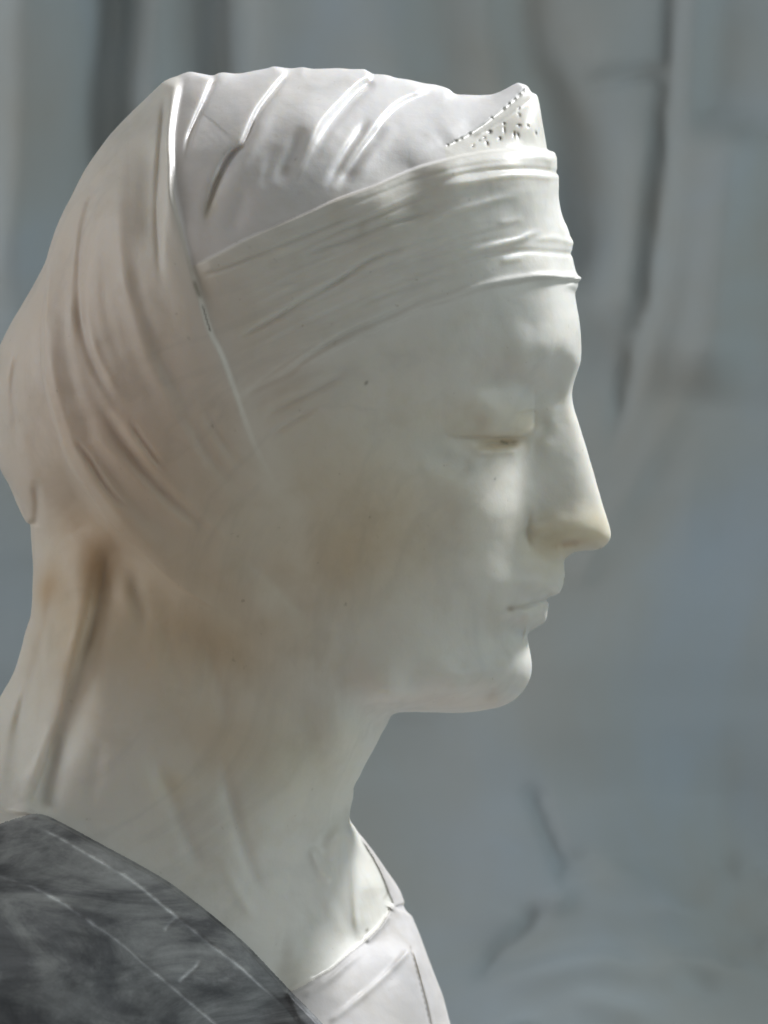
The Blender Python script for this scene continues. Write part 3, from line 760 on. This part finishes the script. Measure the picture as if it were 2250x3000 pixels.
def grey_marble(name, lo_, hi_, sss):
    m, nt, b = mat(name)
    tc = nd(nt, 'ShaderNodeTexCoord'); at = nd(nt, 'ShaderNodeAttribute', attribute_name='stone_colour')
    n1 = nd(nt, 'ShaderNodeTexNoise', Scale=17.0, Detail=8.0, Roughness=.62, Distortion=.9)
    n2 = nd(nt, 'ShaderNodeTexNoise', Scale=11.0, Detail=6.0, Roughness=.6, Distortion=1.8)
    n3 = nd(nt, 'ShaderNodeTexNoise', Scale=700.0, Detail=4.0, Roughness=.7)
    mp = nd(nt, 'ShaderNodeMapping'); mp.inputs['Rotation'].default_value = (0, .5, 0); mp.inputs['Scale'].default_value = (1, 1, 2.4)
    nt.links.new(tc.outputs['Object'], mp.inputs['Vector'])
    nt.links.new(mp.outputs[0], n1.inputs['Vector']); nt.links.new(mp.outputs[0], n2.inputs['Vector']); nt.links.new(tc.outputs['Object'], n3.inputs['Vector'])
    c1 = ramp(nt, n1.outputs['Fac'], [(.32, lo_), (.5, tuple((x+y)/2 for x, y in zip(lo_, hi_))), (.68, hi_)])
    c2 = ramp(nt, n2.outputs['Fac'], [(.40, (.45, .45, .48)), (.50, (1, 1, 1)), (.56, (1.25, 1.25, 1.25)), (.62, (1, 1, 1))])
    c3 = ramp(nt, n3.outputs['Fac'], [(.3, (.85, .85, .85)), (.6, (1, 1, 1))])
    c = mul(nt, c1, c2, .8); c = mul(nt, c, at.outputs['Color']); c = mul(nt, c, c3, .6)
    nt.links.new(c, b.inputs['Base Color'])
    b.inputs['Subsurface Weight'].default_value = sss; b.inputs['Subsurface Radius'].default_value = (1, .9, .8); b.inputs['Subsurface Scale'].default_value = .003
    b.inputs['Roughness'].default_value = .46; b.inputs['Specular IOR Level'].default_value = .35
    bp = nd(nt, 'ShaderNodeBump', Strength=.2, Distance=.0004); nt.links.new(n3.outputs['Fac'], bp.inputs['Height'])
    nt.links.new(bp.outputs[0], b.inputs['Normal'])
    return m
M_DRESS = grey_marble('dark_grey_marble', (.125, .13, .14), (.47, .48, .49), .15)
M_FRONT = white_marble('pale_grey_marble', (.62, .60, .60), .52, .5, .9)

# pale chalky cuts of the dress keep the stone colour lighter there
drs = (reg == 7)
vm = np.zeros(len(V), bool); vm[np.unique(Q[drs])] = True
NZ = blur(rng.standard_normal((420, 320)), .8); NZ /= NZ.std()
for pts, w, a in (([(95,2418),(170,2452),(260,2505),(345,2553),(400,2590),(480,2655),(560,2720),(640,2785),(700,2830),(760,2885),(815,2930)], 4.0, 1.0),
               ([(-60,2545),(0,2566),(80,2592),(170,2637),(260,2698),(350,2760),(430,2830),(500,2888),(560,2940),(625,2995),(690,3050)], 4.5, 1.0),
               ([(520,2878),(560,2845),(590,2812)], 5, .8), ([(480,2728),(505,2700),(530,2682)], 5, .5), ([(560,2860),(640,2880),(700,2830)], 12, .25)):
    M = np.zeros(X2.shape, np.float32); stroke('r', w, 1, pts, 0, .1, .1, M)
    k = bil(M, U_, V_)*a*vm*np.clip(.72+.28*bil(NZ, U_+800, V_, g=9)+.22*bil(NZ, U_+1100, V_, g=31), .1, 1.3)
    col *= (1+1.5*k)[:, None]

# ================================================================== objects
def make(name, verts, quads, normals, colours, material, parent):
    used, inv = np.unique(quads, return_inverse=True)
    q = inv.reshape(-1, 4)
    me = bpy.data.meshes.new(name)
    me.vertices.add(len(used)); me.vertices.foreach_set('co', verts[used].astype(np.float32).ravel())
    me.loops.add(q.size); me.loops.foreach_set('vertex_index', q.astype(np.int32).ravel())
    me.polygons.add(len(q)); me.polygons.foreach_set('loop_start', np.arange(0, q.size, 4, dtype=np.int32))
    me.update(calc_edges=True)
    me.polygons.foreach_set('use_smooth', np.ones(len(q), bool))
    a = me.attributes.new('stone_colour', 'FLOAT_COLOR', 'POINT')
    a.data.foreach_set('color', np.concatenate([colours[used], TRANS[used][:, None]], 1).astype(np.float32).ravel())
    me.normals_split_custom_set_from_vertices(normals[used].astype(np.float32))
    me.materials.append(material)
    o = bpy.data.objects.new(name, me); C.objects.link(o); o.parent = parent
    return o
root = bpy.data.objects.new('marble_bust', None); C.objects.link(root)
base = Vector((0.05, 0, ZCUT)); root.location = base
root['label'] = 'white and grey marble bust of a woman in profile wearing a wrapped veil'
root['category'] = 'bust'
V0 = V-np.array(base)
PARTS = [(0, 'face', M_SKIN, 'pale marble face with lowered eyelid and straight nose'), (1, 'veil', M_CLOTH, 'veil swept back over the head in long folds'),
         (2, 'forehead_band', M_CLOTH, 'cloth band of fine creases wound round the forehead'), (3, 'cap', M_CAP, 'bright cap with slanting folds on top of the head'),
         (6, 'neck_cloth', M_CLOTH, None), (5, 'chemise', M_CHEM, 'white chemise filling the neckline'), (7, 'dress', M_DRESS, 'dark grey veined shoulder of the dress')]
ob = {}
for r, n, m, lb in PARTS:
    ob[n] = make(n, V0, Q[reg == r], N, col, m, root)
    if lb: ob[n]['label'] = lb
pn = make('pierced_panel', V0, Q[reg == 4], N, col, M_SKIN, ob['cap']); pn['label'] = 'small triangular panel pierced with dark holes at the front of the cap'
fr = make('dress_front', V0, Q[reg == 8], N, col, M_FRONT, ob['dress']); fr['label'] = 'pale stitched front border of the dress'
print('parts', round(time.time()-T0, 1))

# ================================================================== backdrop: a hanging grey cloth that runs out over the table
def backdrop():
    m, nt, b = mat('backdrop_cloth')
    tc = nd(nt, 'ShaderNodeTexCoord')
    n1 = nd(nt, 'ShaderNodeTexNoise', Scale=5.0, Detail=4.0, Roughness=.55, Distortion=.4)
    n2 = nd(nt, 'ShaderNodeTexNoise', Scale=400.0, Detail=2.0)
    nt.links.new(tc.outputs['Object'], n1.inputs['Vector']); nt.links.new(tc.outputs['Object'], n2.inputs['Vector'])
    c = ramp(nt, n1.outputs['Fac'], [(.3, (.48, .485, .46)), (.5, (.49, .54, .56)), (.7, (.49, .575, .66))])
    nt.links.new(c, b.inputs['Base Color']); b.inputs['Roughness'].default_value = .9
    b.inputs['Specular IOR Level'].default_value = .1
    bp = nd(nt, 'ShaderNodeBump', Strength=.3, Distance=.0006); nt.links.new(n2.outputs['Fac'], bp.inputs['Height']); nt.links.new(bp.outputs[0], b.inputs['Normal'])
    # parameter s runs from the top of the curtain (0) down and out over the table
    nx, ns = 640, 420
    YB = -0.55; R = 0.25; zt = 0.62; thm = math.radians(33)
    z0 = -0.14; down = zt-z0
    L = down+R*thm+0.36
    sc = (DIST-YB)/DIST*K
    xs = np.linspace(-1.5, 1.5, nx); ss = np.linspace(0, L, ns)
    Xg, Sg = np.meshgrid(xs, ss)
    th = np.clip((Sg-down)/R, 0, thm); ex_ = np.maximum(Sg-down-R*thm, 0)
    Yb = YB+R*(1-np.cos(th))+ex_*math.sin(thm)
    Zb = np.where(Sg < down, zt-Sg, z0-R*np.sin(th)-ex_*math.cos(thm))
    ny = np.cos(th); nz = np.sin(th)
    px = 1125-Xg/sc; py = 1500-(zt-Sg)/sc     # drawing units on the hanging part
    D = np.zeros(Xg.shape)
    def st(pts, w, hh, e0=.2, e1=.2):
        p = poly_resample(pts, 4, closed=False); best = np.full(Xg.shape, 1e9); tt = np.zeros(Xg.shape)
        Ls = np.append(0, np.cumsum(np.hypot(*np.diff(p, axis=0).T)))
        for i in range(len(p)-1):
            a = p[i]; ab = p[i+1]-a; l2 = max((ab**2).sum(), 1e-9)
            t = np.clip(((px-a[0])*ab[0]+(py-a[1])*ab[1])/l2, 0, 1); q = np.hypot(px-a[0]-t*ab[0], py-a[1]-t*ab[1])
            bb = q < best; best = np.where(bb, q, best); tt = np.where(bb, (Ls[i]+t*(Ls[i+1]-Ls[i]))/Ls[-1], tt)
        return hh*smooth_env(tt, e0, e1)*np.exp(-(best/w)**2)
    # broad hanging folds
    D += .012*np.sin(px/95+.6*np.sin(py/700))*np.clip((1500-px)/900, 0, 1)*np.clip((1900-py)/900, 0, 1)
    D += .006*np.sin(px/170+py/900+1.0)
    D += st([(330,-300),(310,200),(300,700)], 70, -.03); D += st([(620,-300),(640,100),(600,600)], 75, -.035); D += st([(60,-300),(40,400),(20,900)], 80, .02)
    D += st([(450,-300),(430,200),(420,700)], 70, .02)
    D += st([(1250,-300),(1300,150),(1330,500)], 120, -.02); D += st([(1520,-200),(1560,100),(1660,400),(1740,900)], 90, -.02)
    D += st([(1985,-300),(1965,150),(1930,500),(1880,900),(1820,1200),(1775,1400)], 22, -.010); D += st([(2040,-300),(2020,150),(1985,500),(1935,900),(1870,1250)], 50, .012)
    D += st([(1700,250),(1850,215),(1960,200)], 30, -.008); D += st([(1900,300),(1850,600),(1800,1000)], 60, .012); D += st([(2120,300),(2080,800),(2050,1200)], 110, .03)
    D += st([(1540,2280),(1590,2400),(1630,2520),(1645,2640)], 22, -.008); D += st([(1600,2660),(1530,2760),(1440,2830),(1390,2950)], 22, -.006)
    D += st([(1300,2560),(1500,2600),(1750,2590),(2000,2650),(2250,2640)], 110, .007); D += st([(1300,2470),(1600,2440),(1950,2430),(2140,2540),(2230,2700)], 90, .007)
    D += st([(1250,2840),(1500,2860),(1800,2840),(2100,2800)], 80, -.006); D += st([(1750,2850),(1950,2900),(2100,2940)], 40, -.006); D += st([(2100,2800),(2150,2850)], 26, -.005)
    D += st([(1400,2960),(1700,2900),(2000,2870),(2300,2840)], 60, .01)
    rc = random.Random(5)
    for _ in range(26):
        x0 = rc.uniform(1150, 2500); y0 = rc.uniform(2420, 3350); a_ = rc.uniform(-.5, .5); l_ = rc.uniform(90, 320)
        D += st([(x0, y0), (x0+l_*.5*math.cos(a_), y0+l_*.5*math.sin(a_)+rc.uniform(-30, 30)), (x0+l_*math.cos(a_), y0+l_*math.sin(a_))], rc.uniform(18, 45), rc.uniform(-.006, .006), .35, .35)
    for _ in range(16):
        x0 = rc.uniform(1500, 2400); y0 = rc.uniform(-100, 2000); a_ = rc.uniform(1.2, 2.1); l_ = rc.uniform(200, 600)
        D += st([(x0, y0), (x0+l_*.5*math.cos(a_)+rc.uniform(-20, 20), y0+l_*.5*math.sin(a_)), (x0+l_*math.cos(a_), y0+l_*math.sin(a_))], rc.uniform(22, 60), rc.uniform(-.005, .005), .35, .35)
    r2 = np.random.default_rng(2)
    for scl, am in ((420, .011), (190, .006), (90, .0026), (45, .0008)):
        n = blur(r2.standard_normal((60, 60)), 1.0)
        D += bil(n, px*1.0+3000, py*1.0+3000, 0, 0, scl)/n.std()*am
    co = np.stack([Xg, Yb+D*ny, Zb+D*nz], -1).reshape(-1, 3)
    me = bpy.data.meshes.new('backdrop')
    idx = np.arange(nx*ns).reshape(ns, nx)
    q = np.stack([idx[:-1, :-1], idx[:-1, 1:], idx[1:, 1:], idx[1:, :-1]], -1).reshape(-1, 4)
    me.from_pydata(co.tolist(), [], q.tolist()); me.update()
    me.polygons.foreach_set('use_smooth', np.ones(len(me.polygons), bool))
    me.materials.append(m)
    o = bpy.data.objects.new('backdrop_cloth', me); C.objects.link(o)
    o['kind'] = 'structure'; o['label'] = 'blurred grey blue cloth hanging behind the marble bust'; o['category'] = 'backdrop'
    return o
backdrop()
# the block the bust stands on, below the picture
import bmesh
bm = bmesh.new(); bmesh.ops.create_cube(bm, size=1.0)
bmesh.ops.scale(bm, vec=(.46, .42, .24), verts=bm.verts)
bmesh.ops.bevel(bm, geom=bm.edges[:], offset=.006, segments=2, affect='EDGES')
me = bpy.data.meshes.new('plinth'); bm.to_mesh(me); bm.free()
pm, pnt, pb = mat('plinth_stone'); pn_ = nd(pnt, 'ShaderNodeTexNoise', Scale=30.0, Detail=6.0)
pnt.links.new(ramp(pnt, pn_.outputs['Fac'], [(.3, (.30, .30, .29)), (.7, (.42, .41, .40))]), pb.inputs['Base Color']); pb.inputs['Roughness'].default_value = .6
me.materials.append(pm)
po = bpy.data.objects.new('plinth', me); C.objects.link(po); po.location = (.06, 0, ZCUT-.1205); po['kind'] = 'structure'
print('done', round(time.time()-T0, 1))
